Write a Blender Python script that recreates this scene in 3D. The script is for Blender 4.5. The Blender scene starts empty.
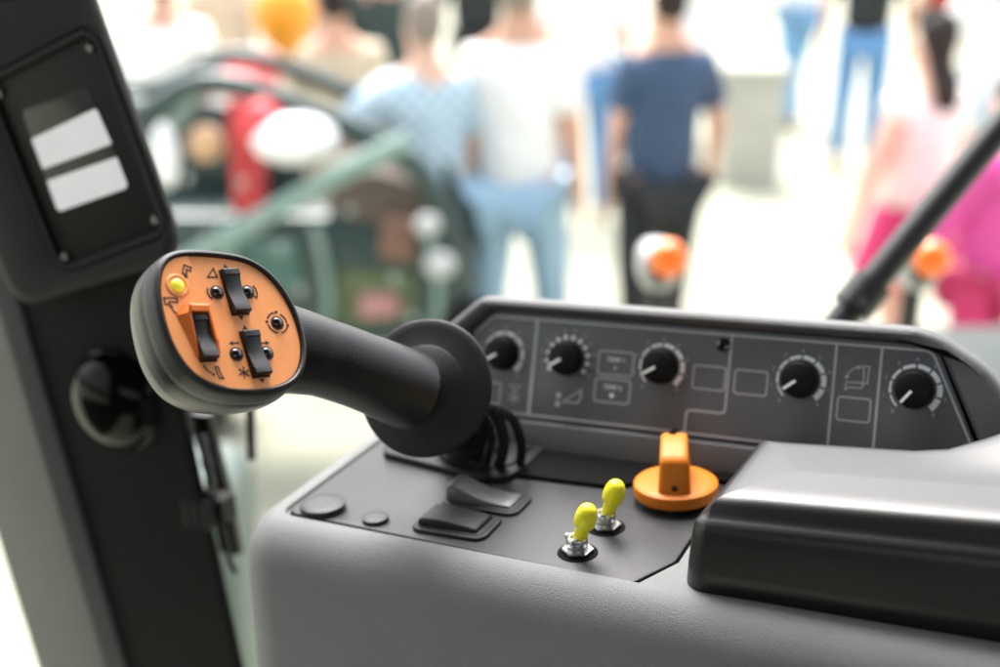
# Excavator / tractor cab armrest: joystick, dial housing, switches, pillar display, people outside.
import bpy, math, random
from mathutils import Matrix, Vector
random.seed(7)
S = bpy.context.scene
col = S.collection
R = math.radians
PI = math.pi

# ------------------------------------------------------------------ frames
# The cab frame: millimetres along the console (u to the right, v away, w up), placed in the world.
MC = Matrix(((0.903934, 0.42347, -0.0598, -0.109444),
             (-0.4191, 0.90497, 0.073387, 0.555984),
             (0.085195, -0.041275, 0.995509, 1.977276),
             (0, 0, 0, 1)))
# joystick face frame inside the cab frame
FC = Vector((42.4, -75.5, 128.0))
FX = Vector((0.349275, 0.918262, -0.186551)); FY = Vector((-0.466889, 0.343163, 0.815017)); FN = Vector((0.812417, -0.197567, 0.548585))
def face(p): return FC + FX * p[0] + FY * p[1] + FN * p[2]
# dial panel frame (s along, t up the leaning face, n out of it)
PT = Vector((0, 0.3665, 0.9304)); PN = Vector((0, -0.9304, 0.3665)); PO = Vector((0, 120, 16))
def pan(p): return PO + Vector((p[0], 0, 0)) + PT * p[1] + PN * p[2]
def ident(p): return Vector(p)

# ------------------------------------------------------------------ materials
def mat(name, base, rough=0.5, metal=0.0, bump=0.0, bscale=900.0, spec=0.5, var=0.0, vscale=25.0, coat=0.0, emit=None, estr=0.0, dust=0.0, trans=0.0):
    m = bpy.data.materials.new(name); m.use_nodes = True
    nt = m.node_tree; b = nt.nodes['Principled BSDF']
    c = (base, base, base, 1) if isinstance(base, (int, float)) else (*base, 1)
    b.inputs['Base Color'].default_value = c
    b.inputs['Roughness'].default_value = rough; b.inputs['Metallic'].default_value = metal
    b.inputs['Specular IOR Level'].default_value = spec
    b.inputs['Coat Weight'].default_value = coat
    b.inputs['Transmission Weight'].default_value = trans
    tc = nt.nodes.new('ShaderNodeTexCoord')
    if var > 0:
        n = nt.nodes.new('ShaderNodeTexNoise'); n.inputs['Scale'].default_value = vscale; n.inputs['Detail'].default_value = 6
        nt.links.new(tc.outputs['Object'], n.inputs['Vector'])
        r = nt.nodes.new('ShaderNodeMapRange'); r.inputs[1].default_value = .3; r.inputs[2].default_value = .7
        r.inputs[3].default_value = 1 - var; r.inputs[4].default_value = 1 + var
        nt.links.new(n.outputs['Fac'], r.inputs[0])
        mx = nt.nodes.new('ShaderNodeMix'); mx.data_type = 'RGBA'; mx.blend_type = 'MULTIPLY'; mx.inputs['Factor'].default_value = 1
        mx.inputs[6].default_value = c
        nt.links.new(r.outputs[0], mx.inputs[7]); nt.links.new(mx.outputs[2], b.inputs['Base Color'])
        r2 = nt.nodes.new('ShaderNodeMapRange'); r2.inputs[1].default_value = .3; r2.inputs[2].default_value = .7
        r2.inputs[3].default_value = rough * (1 - var * .6); r2.inputs[4].default_value = min(1, rough * (1 + var * .6))
        nt.links.new(n.outputs['Fac'], r2.inputs[0]); nt.links.new(r2.outputs[0], b.inputs['Roughness'])
    if dust > 0:
        src = b.inputs['Base Color'].links[0].from_socket if b.inputs['Base Color'].links else None
        dn = nt.nodes.new('ShaderNodeTexNoise'); dn.inputs['Scale'].default_value = 420; dn.inputs['Detail'].default_value = 3; dn.inputs['Roughness'].default_value = .7
        sm = nt.nodes.new('ShaderNodeTexNoise'); sm.inputs['Scale'].default_value = 16; sm.inputs['Detail'].default_value = 8; sm.inputs['Distortion'].default_value = 1.5
        nt.links.new(tc.outputs['Object'], dn.inputs['Vector']); nt.links.new(tc.outputs['Object'], sm.inputs['Vector'])
        r3 = nt.nodes.new('ShaderNodeMapRange'); r3.inputs[1].default_value = .69; r3.inputs[2].default_value = .78; r3.inputs[3].default_value = 0; r3.inputs[4].default_value = .5
        r4 = nt.nodes.new('ShaderNodeMapRange'); r4.inputs[1].default_value = .55; r4.inputs[2].default_value = .8; r4.inputs[3].default_value = 0; r4.inputs[4].default_value = .22
        nt.links.new(dn.outputs['Fac'], r3.inputs[0]); nt.links.new(sm.outputs['Fac'], r4.inputs[0])
        ad2 = nt.nodes.new('ShaderNodeMath'); ad2.operation = 'ADD'; nt.links.new(r3.outputs[0], ad2.inputs[0]); nt.links.new(r4.outputs[0], ad2.inputs[1])
        mu = nt.nodes.new('ShaderNodeMath'); mu.operation = 'MULTIPLY'; mu.inputs[1].default_value = dust; nt.links.new(ad2.outputs[0], mu.inputs[0])
        m2 = nt.nodes.new('ShaderNodeMix'); m2.data_type = 'RGBA'; m2.inputs[6].default_value = c; m2.inputs[7].default_value = (.34, .33, .31, 1)
        if src: nt.links.new(src, m2.inputs[6])
        nt.links.new(mu.outputs[0], m2.inputs['Factor']); nt.links.new(m2.outputs[2], b.inputs['Base Color'])
    if bump > 0:
        v = nt.nodes.new('ShaderNodeTexVoronoi'); v.inputs['Scale'].default_value = bscale
        n2 = nt.nodes.new('ShaderNodeTexNoise'); n2.inputs['Scale'].default_value = bscale * .8; n2.inputs['Detail'].default_value = 4
        nt.links.new(tc.outputs['Object'], v.inputs['Vector']); nt.links.new(tc.outputs['Object'], n2.inputs['Vector'])
        ad = nt.nodes.new('ShaderNodeMath'); ad.operation = 'ADD'
        nt.links.new(v.outputs['Distance'], ad.inputs[0]); nt.links.new(n2.outputs['Fac'], ad.inputs[1])
        bp = nt.nodes.new('ShaderNodeBump'); bp.inputs['Strength'].default_value = bump; bp.inputs['Distance'].default_value = 0.0004
        nt.links.new(ad.outputs[0], bp.inputs['Height']); nt.links.new(bp.outputs['Normal'], b.inputs['Normal'])
    if emit:
        b.inputs['Emission Color'].default_value = (*emit, 1); b.inputs['Emission Strength'].default_value = estr
    return m

M = dict(
    shell=mat('grained_grey_plastic', (.168, .171, .171), .66, bump=.5, bscale=1900, var=.08, vscale=14, spec=.22, dust=.35),
    plate=mat('smooth_dark_grey_plastic', (.034, .034, .036), .30, bump=.25, bscale=2200, var=.10, vscale=30, spec=.2, dust=.22),
    housing=mat('charcoal_plastic', (.085, .087, .089), .5, bump=.4, bscale=1400, var=.06),
    panel=mat('panel_foil', (.105, .109, .115), .45, bump=.3, bscale=1800, var=.08, vscale=40, dust=.15),
    line=mat('light_grey_print', (.46, .475, .475), .6),
    print=mat('pale_print', (.95, .96, .95), .6),
    black=mat('black_plastic', (.010, .010, .011), .48, bump=.15, bscale=1500, var=.05),
    dial=mat('matte_black_knob', (.004, .004, .004), .5, spec=.15),
    matte=mat('matte_black_plastic', (.006, .006, .0065), .6, spec=.25, bump=.2),
    gloss=mat('glossy_black_plastic', (.006, .006, .007), .08, coat=.6),
    rubber=mat('black_rubber', (.007, .007, .0075), .5, bump=.3, bscale=1500, spec=.3),
    bellows=mat('shiny_black_rubber', (.012, .013, .013), .2, var=.1),
    grip=mat('soft_touch_black_grip', (.005, .005, .0055), .31, bump=.22, bscale=2000, var=.06, spec=.45),
    groove=mat('dark_gap', (.004, .004, .004), .8, spec=.06),
    pad=mat('armrest_vinyl', (.0025, .0026, .0028), .38, bump=.10, bscale=1700, var=.12, vscale=11, spec=.6, dust=.05),
    orange=mat('orange_face_plastic', (.90, .34, .105), .38, bump=.08, bscale=900, var=.05, vscale=60),
    orange2=mat('orange_guard_plastic', (.86, .20, .03), .35),
    knob=mat('orange_knob_plastic', (.60, .165, .004), .5, spec=.3, bump=.12, bscale=1300, var=.05, vscale=60),
    yellow=mat('yellow_rubber', (.80, .74, .015), .3, bump=.08, bscale=500, var=.05, vscale=90),
    led=mat('yellow_lens', (.9, .85, .05), .2, coat=.5, emit=(.9, .8, .05), estr=.08),
    chrome=mat('nickel_steel', (.55, .55, .54), .25, metal=1.0, var=.12, vscale=200),
    ink=mat('dark_red_ink', (.045, .012, .008), .6),
    blackink=mat('black_ink', (.012, .01, .01), .6),
    pillar=mat('pillar_plastic', (.0045, .0045, .005), .6, bump=.4, bscale=900, var=.08, spec=.12),
    scrplate=mat('display_surround', (.003, .003, .003), .5, spec=.15),
    screen=mat('display_glass', (.010, .015, .012), .2, spec=.3),
    glare=mat('painted_sky_glare', (.22, .22, .22), .3, emit=(.93, .95, .96), estr=.115, var=.12, vscale=40),  # emission stands in for sky mirrored in the display glass
    bar=mat('painted_black_steel', (.012, .012, .013), .42, bump=.1),
)

# ------------------------------------------------------------------ mesh builder
class MB:
    def __init__(s): s.v = []; s.f = []; s.m = []
    def add(s, vf, mi=0, tf=ident):
        v, f = vf; o = len(s.v)
        s.v += [tuple(tf(p)) for p in v]; s.f += [tuple(i + o for i in q) for q in f]; s.m += [mi] * len(f)
        return s

def build(name, mb, mats, parent=None, base=(0, 0, 0), scale=.001, smooth=35, recalc=True):
    me = bpy.data.meshes.new(name)
    b = Vector(base)
    me.from_pydata([tuple((Vector(p) - b) * scale) for p in mb.v], [], mb.f)
    if not isinstance(mats, (list, tuple)): mats = [mats]
    for m in mats: me.materials.append(m)
    for p, k in zip(me.polygons, mb.m): p.material_index = k; p.use_smooth = smooth > 0
    me.validate()
    import bmesh
    bm = bmesh.new(); bm.from_mesh(me)
    bmesh.ops.remove_doubles(bm, verts=bm.verts, dist=1.2e-5)
    if recalc: bmesh.ops.recalc_face_normals(bm, faces=bm.faces)
    if smooth > 0:
        for e in bm.edges:
            if len(e.link_faces) == 2 and e.calc_face_angle(0) > R(smooth): e.smooth = False
    bm.to_mesh(me); bm.free()
    o = bpy.data.objects.new(name, me); col.objects.link(o)
    if parent: o.parent = parent
    return o

def thing(name, label, cat, base=(0, 0, 0), frame=MC, group=None, scale=.001):
    o = bpy.data.objects.new(name, None); col.objects.link(o); o.empty_display_size = .02
    o.matrix_world = frame @ Matrix.Translation(Vector(base) * scale)
    tag(o, label, cat, group); return o
def tag(o, label=None, cat=None, group=None, kind=None):
    if label: o['label'] = label
    if cat: o['category'] = cat
    if group: o['group'] = group
    if kind: o['kind'] = kind
    return o

def rpoly(cs, off=0.0, seg=7):
    """rounded convex polygon, corners (x, y, r) counter-clockwise, grown by off; always the same point count"""
    n = len(cs); out = []
    for i in range(n):
        p0 = Vector(cs[i - 1][:2]); p = Vector(cs[i][:2]); p1 = Vector(cs[(i + 1) % n][:2]); r = cs[i][2]
        d0 = (p - p0).normalized(); d1 = (p1 - p).normalized()
        n0 = Vector((d0.y, -d0.x)); n1 = Vector((d1.y, -d1.x))
        ang = math.acos(max(-1, min(1, d0.dot(d1)))); t = math.tan(ang / 2)
        a = p - d0 * r * t; c = a - n0 * r      # arc centre
        rr = max(r + off, .02)
        if r + off < .02:
            bis = (n0 + n1).normalized(); c = c + bis * ((r + off - .02) / math.cos(ang / 2))
        a0 = math.atan2(n0.y, n0.x); da = math.atan2(n0.x * n1.y - n0.y * n1.x, n0.dot(n1))
        for k in range(seg + 1):
            q = a0 + da * k / seg
            out.append((c.x + rr * math.cos(q), c.y + rr * math.sin(q)))
    return out
def loft(rings, cap0=True, cap1=True):
    n = len(rings[0]); v = [p for r in rings for p in r]; f = []
    for k in range(len(rings) - 1):
        for i in range(n):
            j = (i + 1) % n
            f.append((k * n + i, k * n + j, (k + 1) * n + j, (k + 1) * n + i))
    if cap0: f.append(tuple(range(n))[::-1])
    if cap1: f.append(tuple(range((len(rings) - 1) * n, len(rings) * n)))
    return v, f
def z(ring, zz): return [(p[0], p[1], zz) for p in ring]
def slab(cs, z0, z1, r=1.0, seg=7, taper=0.0):
    rs = [z(rpoly(cs, taper, seg), z0)]
    for k in range(4):
        a = PI / 2 * k / 3
        rs.append(z(rpoly(cs, -r * (1 - math.cos(a)), seg), z1 - r + r * math.sin(a)))
    return loft(rs)
def box(c, d):
    x, y, zz = c; a, b, e = d[0] / 2, d[1] / 2, d[2] / 2
    v = [(x + i * a, y + j * b, zz + k * e) for k in (-1, 1) for i, j in ((-1, -1), (1, -1), (1, 1), (-1, 1))]
    return v, [(3, 2, 1, 0), (4, 5, 6, 7), (0, 1, 5, 4), (1, 2, 6, 5), (2, 3, 7, 6), (3, 0, 4, 7)]
def rect(x0, y0, x1, y1, r=1): return [(x0, y0, r), (x1, y0, r), (x1, y1, r), (x0, y1, r)]
def tube(path, r, n=16, caps=True):
    P = [Vector(p) for p in path]; rs = []; up = None
    for i, p in enumerate(P):
        d = (P[min(i + 1, len(P) - 1)] - P[max(i - 1, 0)]).normalized()
        if up is None:
            up = d.orthogonal().normalized()
        up = (up - d * up.dot(d)).normalized(); sd = d.cross(up)
        rr = r[i] if isinstance(r, (list, tuple)) else r
        rs.append([tuple(p + (up * math.cos(2 * PI * k / n) + sd * math.sin(2 * PI * k / n)) * rr) for k in range(n)])
    return loft(rs, caps, caps)
def lathe(prof, c=(0, 0, 0), ax=(0, 0, 1), n=40):
    """prof: (radius, height) list along axis ax from c"""
    a = Vector(ax).normalized(); u = a.orthogonal().normalized(); w = a.cross(u); c = Vector(c)
    return loft([[tuple(c + a * h + (u * math.cos(2 * PI * k / n) + w * math.sin(2 * PI * k / n)) * max(r, .001)) for k in range(n)] for r, h in prof])
def smooth_path(P, k=6, closed=False):
    P = [Vector(p) for p in P]; n = len(P); out = []
    rng = range(n) if closed else range(n - 1)
    for i in rng:
        g = (lambda j: P[j % n]) if closed else (lambda j: P[max(0, min(n - 1, j))])
        p0, p1, p2, p3 = g(i - 1), g(i), g(i + 1), g(i + 2)
        for q in range(k):
            t = q / k
            out.append(.5 * ((2 * p1) + (p2 - p0) * t + (2 * p0 - 5 * p1 + 4 * p2 - p3) * t * t + (3 * p1 - p0 - 3 * p2 + p3) * t ** 3))
    if not closed: out.append(P[-1])
    return out
def strip(path, w, h=.15, z0=.02, closed=False):
    """printed line: path of (x,y), width w, tiny thickness"""
    P = [Vector(p) for p in path]; n = len(P); L = []; Rr = []
    for i in range(n):
        a = P[(i - 1) % n] if closed or i > 0 else P[i]; b = P[(i + 1) % n] if closed or i < n - 1 else P[i]
        d0 = (P[i] - a); d1 = (b - P[i])
        d0 = d0.normalized() if d0.length > 1e-6 else d1.normalized(); d1 = d1.normalized() if d1.length > 1e-6 else d0
        t = (d0 + d1).normalized(); nn = Vector((-t.y, t.x)); kf = 1 / max(.5, nn.dot(Vector((-d0.y, d0.x))))
        ww = w[i] if isinstance(w, (list, tuple)) else w
        L.append(P[i] + nn * ww / 2 * kf); Rr.append(P[i] - nn * ww / 2 * kf)
    v = []; f = []
    for q in (z0, z0 + h):
        v += [(p.x, p.y, q) for p in L] + [(p.x, p.y, q) for p in Rr]
    N = 2 * n
    for i in range(n if closed else n - 1):
        j = (i + 1) % n
        f += [(i, j, n + j, n + i)[::-1], (N + i, N + j, N + n + j, N + n + i), (i, j, N + j, N + i), (n + i, n + j, N + n + j, N + n + i)]
    if not closed: f += [(0, n, N + n, N), (n - 1, 2 * n - 1, N + 2 * n - 1, N + n - 1)]
    return v, f
def rrect_line(x0, y0, x1, y1, r, w): return strip(rpoly(rect(x0, y0, x1, y1, r), 0, 4), w, closed=True)
def flat(pts, h=.15, z0=.02):
    return loft([[(p[0], p[1], z0) for p in pts], [(p[0], p[1], z0 + h) for p in pts]])
def circ(c, r, n=20): return [(c[0] + r * math.cos(2 * PI * k / n), c[1] + r * math.sin(2 * PI * k / n)) for k in range(n)]
def ell(c, a, b, n=20): return [(c[0] + a * math.cos(2 * PI * k / n), c[1] + b * math.sin(2 * PI * k / n)) for k in range(n)]
def arrow(a, b, w=.55, hs=1.8):
    a = Vector(a); b = Vector(b); d = (b - a).normalized(); nn = Vector((-d.y, d.x))
    return [strip([a, b - d * hs * .7], w), flat([b, b - d * hs + nn * hs * .5, b - d * hs - nn * hs * .5])]
def arc(c, r, a0, a1, n=12): return [(c[0] + r * math.sin(R(a0 + (a1 - a0) * k / n)), c[1] + r * math.cos(R(a0 + (a1 - a0) * k / n))) for k in range(n + 1)]
def text(s, x, y, size, zz=.03, h=.12):
    cu = bpy.data.curves.new('txt', 'FONT'); cu.body = s; cu.size = size; cu.align_x = 'CENTER'; cu.align_y = 'CENTER'; cu.extrude = h / 2
    o = bpy.data.objects.new('txt', cu); col.objects.link(o)
    bpy.context.view_layer.update()
    me = bpy.data.meshes.new_from_object(o.evaluated_get(bpy.context.evaluated_depsgraph_get()))
    v = [(p.co.x + x, p.co.y + y, p.co.z + zz + h / 2) for p in me.vertices]; f = [tuple(p.vertices) for p in me.polygons]
    bpy.data.objects.remove(o); bpy.data.curves.remove(cu); bpy.data.meshes.remove(me)
    return v, f

# ================================================================== ARMREST CONSOLE
cb = (150, 40, -260)
console = thing('armrest_console', 'grained grey armrest console with switch plate in front and a row of black dials behind', 'control console', cb)
P_OUT = [(0, 0, 7), (540, -22, 7), (540, 175, 7), (0, 175, 7)]
prof = [(1.2, -1.6), (1.5, -.2), (2.2, .5), (5, .5), (9, -.4), (13, -2.6), (17, -6.4), (20.5, -12), (22.5, -19), (23.6, -30), (26, -90), (31, -255)]
mb = MB(); mb.add(loft([z(rpoly(P_OUT, o, 14), w) for o, w in prof]))
# raised deck right of the switch plate, under the armrest pad
deck = [(197.5, -13.4, 1), (204, -11.4, 6), (206.5, 4, 8), (203, 40, 3), (203, 108, 3), (203, 170, 2), (538, 170, 2), (538, -21.5, 2), (300, -15.6, 1)]
deckc = [(191.6, -12.0, .01), (538, -20.6, 2), (538, 173, 2), (203.4, 173, .01), (203.4, 13.2, .01)]
mb.add(slab(deckc, -2.5, .45, .3))
build('shell', mb, M['shell'], console, cb)
PL = [(1.6, 1.2, 6), (190, -10.2, 4), (201.6, 14, 9), (201.6, 172, 3), (1.6, 172, 4)]
mb = MB(); mb.add(slab(PL, -4, .2, .7, 8))
plate = build('switch_plate', mb, M['plate'], console, cb)
tag(plate, 'smooth dark grey plate set in the console top, ringed by a black gap')
mb = MB(); mb.add(slab([(.2, .2, 7), (203.5, -11.9, 2), (203.5, 174, 4), (.2, 174, 4)], -3, -1.3, .1, 8))
build('plate_gasket', mb, M['groove'], console, cb)

# black tray edge between plate and dial housing
mb = MB()
mb.add(slab([(88, 74, 4), (150, 76, 6), (170, 95, 6), (206, 100, 4), (206, 128, 3), (88, 128, 3)], -1, 2.6, 1.0))
build('rear_tray', mb, M['groove'], console, cb)

# round blanking caps
def cap(u, v, r, h, lab):
    mb = MB()
    mb.add(lathe([(r * 1.04, -.5), (r * 1.04, h * .3), (r * .92, h * .36), (r * .92, h * .44), (r, h * .5), (r, h * .9), (r * .96, h), (r * .5, h * 1.06), (0, h * 1.08)], (u, v, .1)))
    return tag(build('blanking_cap', mb, M['plate'], console, cb), lab)
cap(17.0, 10.2, 11.6, 3.4, 'larger round blanking cap at the front corner')
cap(49.5, 7.4, 6.6, 2.0, 'smaller round blanking cap')

# two rocker switches on the plate
def plate_rocker(u0, v0, u1, v1, prof, lab, m):
    mb = MB(); mb.add(slab(rect(u0, v0, u1, v1, 6), -.5, 2.0, .8))
    mb.add(slab(rect(u0 + 2.2, v0 + 2.2, u1 - 2.2, v1 - 2.2, 4), 1.9, 2.4, .3))
    o = tag(build('rocker_switch', mb, M['rubber'], console, cb), lab)
    n = len(prof); a, b = v0 + 4.2, v1 - 4.2; x0, x1 = u0 + 3.5, u1 - 5
    P = [(x0 + (x1 - x0) * s_, h) for s_, h in prof]
    rs = []
    for vv, ins in ((a, 1.0), (a + .35, .25), (a + 1.1, 0), (b - 1.1, 0), (b - .35, .25), (b, 1.0)):
        rs.append([(u_, vv, max(1.6, h - ins)) for u_, h in P] + [(x1, vv, 1.2), (x0, vv, 1.2)])
    k = MB(); k.add(loft(rs)); build('rocker', k, m, o, cb, smooth=50)
    return o
plate_rocker(71, 2, 111, 28, [(-.01, 2.2), (0, 4.6), (.03, 5.6), (.08, 6.0), (.3, 6.2), (.5, 6.1), (.75, 5.4), (.93, 4.6), (.98, 4.3), (1, 3.4)], 'flat black rocker switch nearest the console front', M['rubber'])
M['rock'] = mat('grey_rocker_plastic', (.085, .085, .087), .4, bump=.2)
plate_rocker(72, 31, 115, 55, [(-.02, 3), (-.01, 9), (.0, 10.2), (.04, 10.6), (.1, 10.2), (.25, 8.0), (.45, 5.6), (.65, 4.3), (.85, 3.9), (.97, 3.8), (1, 3.2)], 'grey rocker switch tipped up at its left end', M['rock'])

# yellow toggle switches
def toggle(u, v, lean, lab):
    mb = MB()
    mb.add(lathe([(9.4, .25), (9.4, .55), (9.2, .6), (0, .6)], (u, v, 0)), 1)
    mb.add(loft([[(u + r * math.cos(PI / 3 * k + .35), v + r * math.sin(PI / 3 * k + .35), w) for k in range(6)] for r, w in ((7.4, .7), (7.6, 1.0), (7.6, 2.3), (7.0, 2.7))]), 0)
    mb.add(lathe([(5.0, 2.6), (5.0, 4.4), (4.6, 4.9), (5.0, 5.2), (4.6, 5.7), (5.0, 6.1), (4.9, 7.8), (4.5, 8.4), (3.2, 8.4), (3.2, 6.5), (0, 6.5)], (u, v, 0)), 0)
    mb.add(box((u - 4.3, v - 1.5, 8.9), (1.3, 2.4, 2.0)), 0)
    mb.add(box((u + 1.3, v - 4.3, 8.6), (2.2, 1.2, 1.6)), 0)
    sw = tag(build('toggle_switch', mb, [M['chrome'], M['groove']], console, cb), lab)
    d = Vector(lean).normalized(); p = Vector((u, v, 3.5)); k = MB()
    k.add(lathe([(a_, b_ * .93) for a_, b_ in [(3.0, 1), (3.1, 5), (3.25, 5.2), (3.25, 10), (3.25, 14.6), (4.75, 14.7), (5.0, 15.2), (5.1, 16.5), (5.1, 18.5), (5.0, 20.5), (4.6, 22.6), (4.0, 24.4), (3.1, 25.7), (1.8, 26.5), (0, 26.8)]], p, d, 40))
    return build('lever_sleeve', k, M['yellow'], sw, cb, smooth=50)
toggle(157.0, 7.6, (.35, -.14, 1), 'front toggle switch, nickel nut and bushing')
toggle(160.3, 35.4, (.35, -.14, 1), 'rear toggle switch, nickel nut and bushing')

# orange rotary selector
rc = (182.5, 75.5, 0)
mb = MB(); mb.add(lathe([(19, -.5), (19, 2.6), (18.5, 3)], rc), 0)
rot = tag(build('rotary_selector', mb, M['gloss'], console, cb), 'orange rotary selector with a tall pointer bar on a round disc')
k = MB(); k.add(lathe([(18, 2.9), (20.2, 3.4), (20.9, 4.2), (21, 8.0), (20.7, 9.3), (19.8, 10.0), (16, 10.5), (0, 10.9)], rc, n=72))
build('disc', k, M['knob'], rot, cb)
# pointer bar: side profile (along v, w), width in u
ang = R(17)
pr = [(15.5, 8), (15.0, 27), (13.5, 30.0), (10, 31.2), (0, 30.0), (-9, 28.2), (-12.3, 26.8), (-13.6, 24.5), (-16.2, 10), (-17, 8)]
rs = []
for x, ins in ((-6.8, 3.0), (-6.5, 1.7), (-5.8, .7), (-4.6, .1), (-3, 0), (3, 0), (4.6, .1), (5.8, .7), (6.5, 1.7), (6.8, 3.0)):
    c0 = (-.5, 20)
    ring = []
    for a, b in pr:
        xx = x * (.94 + .24 * (1 - min(1, max(0, (b - 8) / 26))))
        f = 1 - ins / 22
        aa = c0[0] + (a - c0[0]) * f; bb = b if b < 9 else c0[1] + (b - c0[1]) * f
        ring.append((rc[0] - .5 + xx * math.cos(ang) - aa * math.sin(ang), rc[1] + xx * math.sin(ang) + aa * math.cos(ang), bb))
    rs.append(ring)
k = MB(); k.add(loft(rs)); k.add(tube([(rc[0] + 3.4, rc[1] - 12.6, 13.2), (rc[0] + 4.3, rc[1] - 15.35, 12.8)], 1.6, 16), 1)
k.add(box((rc[0] - 4.1, rc[1] + 11.6, 30.4), (3.2, 6.5, 2.4)), 1)
build('pointer_bar', k, [M['knob'], M['gloss']], rot, cb, smooth=40)

# dial housing (rear of the console)
HO = [(27, -22, 4), (352, -22, 5), (345, 12, 18), (322, 46, 16), (292, 65.5, 22), (49, 65.5, 13), (27, 46, 8)]
HO = [(27, -22, 4), (353, -22, 5), (324, 46, 40), (292, 65.5, 46), (50, 65.5, 14), (27, 45, 9)]
PANR = [(43, -1.5, 2), (323, -1.5, 2), (322.5, 4, 6), (296, 57.8, 9), (56, 57.8, 9), (43, 45.5, 5)]
PANR = [(43, -2.0, 2), (326, -2.0, 3), (296, 57.8, 9), (272, 58.2, 3), (56, 58.2, 9), (43, 46, 5)]
mb = MB()
rr = [z(rpoly(PANR, -.5, 7), -.6), z(rpoly(PANR, 0, 7), -.2), z(rpoly(PANR, .8, 7), 4.2), z(rpoly(PANR, 1.5, 7), 5.2)]
hh = [z(rpoly(HO, -4.6, 7), 6.6), z(rpoly(HO, -2.2, 7), 6.0), z(rpoly(HO, -.6, 7), 3.8), z(rpoly(HO, 0, 7), 1), z(rpoly(HO, 1.2, 7), -12), z(rpoly(HO, 1, 7), -40), z(rpoly(HO, -3, 7), -48)]
mb.add(loft(rr + hh, False, True), 0, pan)
mb.add(loft([z(rpoly(PANR, .4, 7), -6), z(rpoly(PANR, .4, 7), -.9)]), 1, pan)
hous = tag(build('dial_housing', mb, [M['housing'], M['groove']], console, cb, smooth=45), 'charcoal hood with a leaning face round the dial panel')
PF = [(44.5, -.6, 1.5), (322, -.6, 2), (295, 56.4, 8), (271, 56.9, 3), (56.5, 56.9, 8), (44.5, 45.6, 4)]
mb = MB(); mb.add(slab(PF, -1.5, .0, .1), 0, pan)
build('dial_panel', mb, M['panel'], hous, cb, smooth=30)
mb = MB()
A = lambda vf, mi=0: mb.add(vf, mi, pan)
A(strip(rpoly([(45.8, .9, 1), (319.5, .9, 2), (293.2, 54.2, 6), (56.6, 54.2, 5), (45.8, 44, 3)], 0, 5), 1.1, closed=True))
A(strip([(83.3, 1.4), (83.3, 53.7)], 1.7)); A(strip([(247.5, 1.4), (247.5, 53.7)], 1.2)); A(strip([(269.6, 1.4), (269.6, 53.7)], 1.2))
A(strip([(193.8, 53.7)] + [(193.8, 16), (193.2, 13.8), (191.5, 13.2)] + [(176, 13.2), (173.8, 12.6), (173.2, 10.8), (173.2, 1.4)], 1.1))
for bx in ((121.5, 27.5, 141.5, 40.2), (121, 12.6, 141, 25.2), (175, 24.8, 192.2, 37), (197.3, 24.3, 214.3, 36.6), (250.5, 16.2, 266.5, 27.8), (50.5, 4.5, 64.8, 17)):
    A(rrect_line(*bx, 1.5, .75))
def ringseg(c, r0, r1, a0, a1):
    P = arc(c, r0, a0, a1, 8) + arc(c, r1, a0, a1, 8)[::-1]; return flat(P)
KN = [(64.4, 33.5), (103.3, 34.0), (157.2, 34.4), (231.0, 34.2), (286.7, 34.6)]
for i, c in enumerate(KN):
    if i == 1:
        for k in range(12):
            a = -121 + 22 * k; p = arc(c, 11.9, a, a, 1)[0]; A(flat(circ(p, 1.25, 14)), 1)
            p = arc(c, 15.4, a, a, 1)[0]; A(text(str(k + 1), p[0], p[1], 2.6))
    else:
        for k in range(8):
            a = -140 + 35 * k; th = .6 + 2.5 * (k + .5) / 8
            A(ringseg(c, 11.7 - th / 2, 11.7 + th / 2, a + 2.6, a + 32.4), 1)
        for k in range(9):
            p = arc(c, 14.9, -140 + 35 * k, -140 + 35 * k, 1); A(text(str(k), p[0][0], p[0][1], 2.7))
# pictograms
A(text('TEMP 1', 131.5, 35.6, 3.3), 1); A(flat(circ((131.5, 31.4), .9)), 0)
A(text('TEMP 2', 131, 20.6, 3.3), 1); A(flat(circ((131, 16.4), 1.2)), 1)
A(strip([(103.2, 10.2), (113.2, 17.6), (113.2, 13), (111.5, 10.4)], 1.0, closed=True)); A(flat(circ((100.2, 13.6), 1.5))); A(flat(circ((100, 8.6), 1.5))); A(strip([(100.2, 13), (100, 9)], .6))
A(strip([(253.4, 31.5), (253.8, 35.4), (262, 35.6), (261.6, 33), (255.5, 32.8)], .6, closed=True)); A(strip([(262.2, 35.4), (264, 35.4), (264.4, 44), (260.6, 43.8), (261.8, 42.6)], .6, closed=True))
A(strip(arc((261, 36), 7.6, -75, -10), .5)); A(flat(circ((253.8, 38), .9))); A(flat(circ((259.2, 43.2), .9)))
for k in range(6):
    a = PI / 6 + PI / 3 * k; A(strip([(73.6, 9.6), (73.6 + 4.2 * math.cos(a), 9.6 + 4.2 * math.sin(a))], .6))
A(strip([(70.5, 16.6), (76.8, 16.6), (73.6, 12.6)], .6, closed=True))
A(text('AC', 57.6, 9.4, 3.2))
build('panel_markings', mb, [M['line'], M['print']], hous, cb, smooth=0)
mb = MB(); c = (189.6, 48.6)
mb.add(lathe([(3.7, 0), (3.7, .5), (3.2, .9), (1.7, 1), (1.6, .2), (0, .2)], (c[0], c[1], .1)), 0, pan)
build('screw', mb, M['gloss'], hous, cb)
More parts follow.
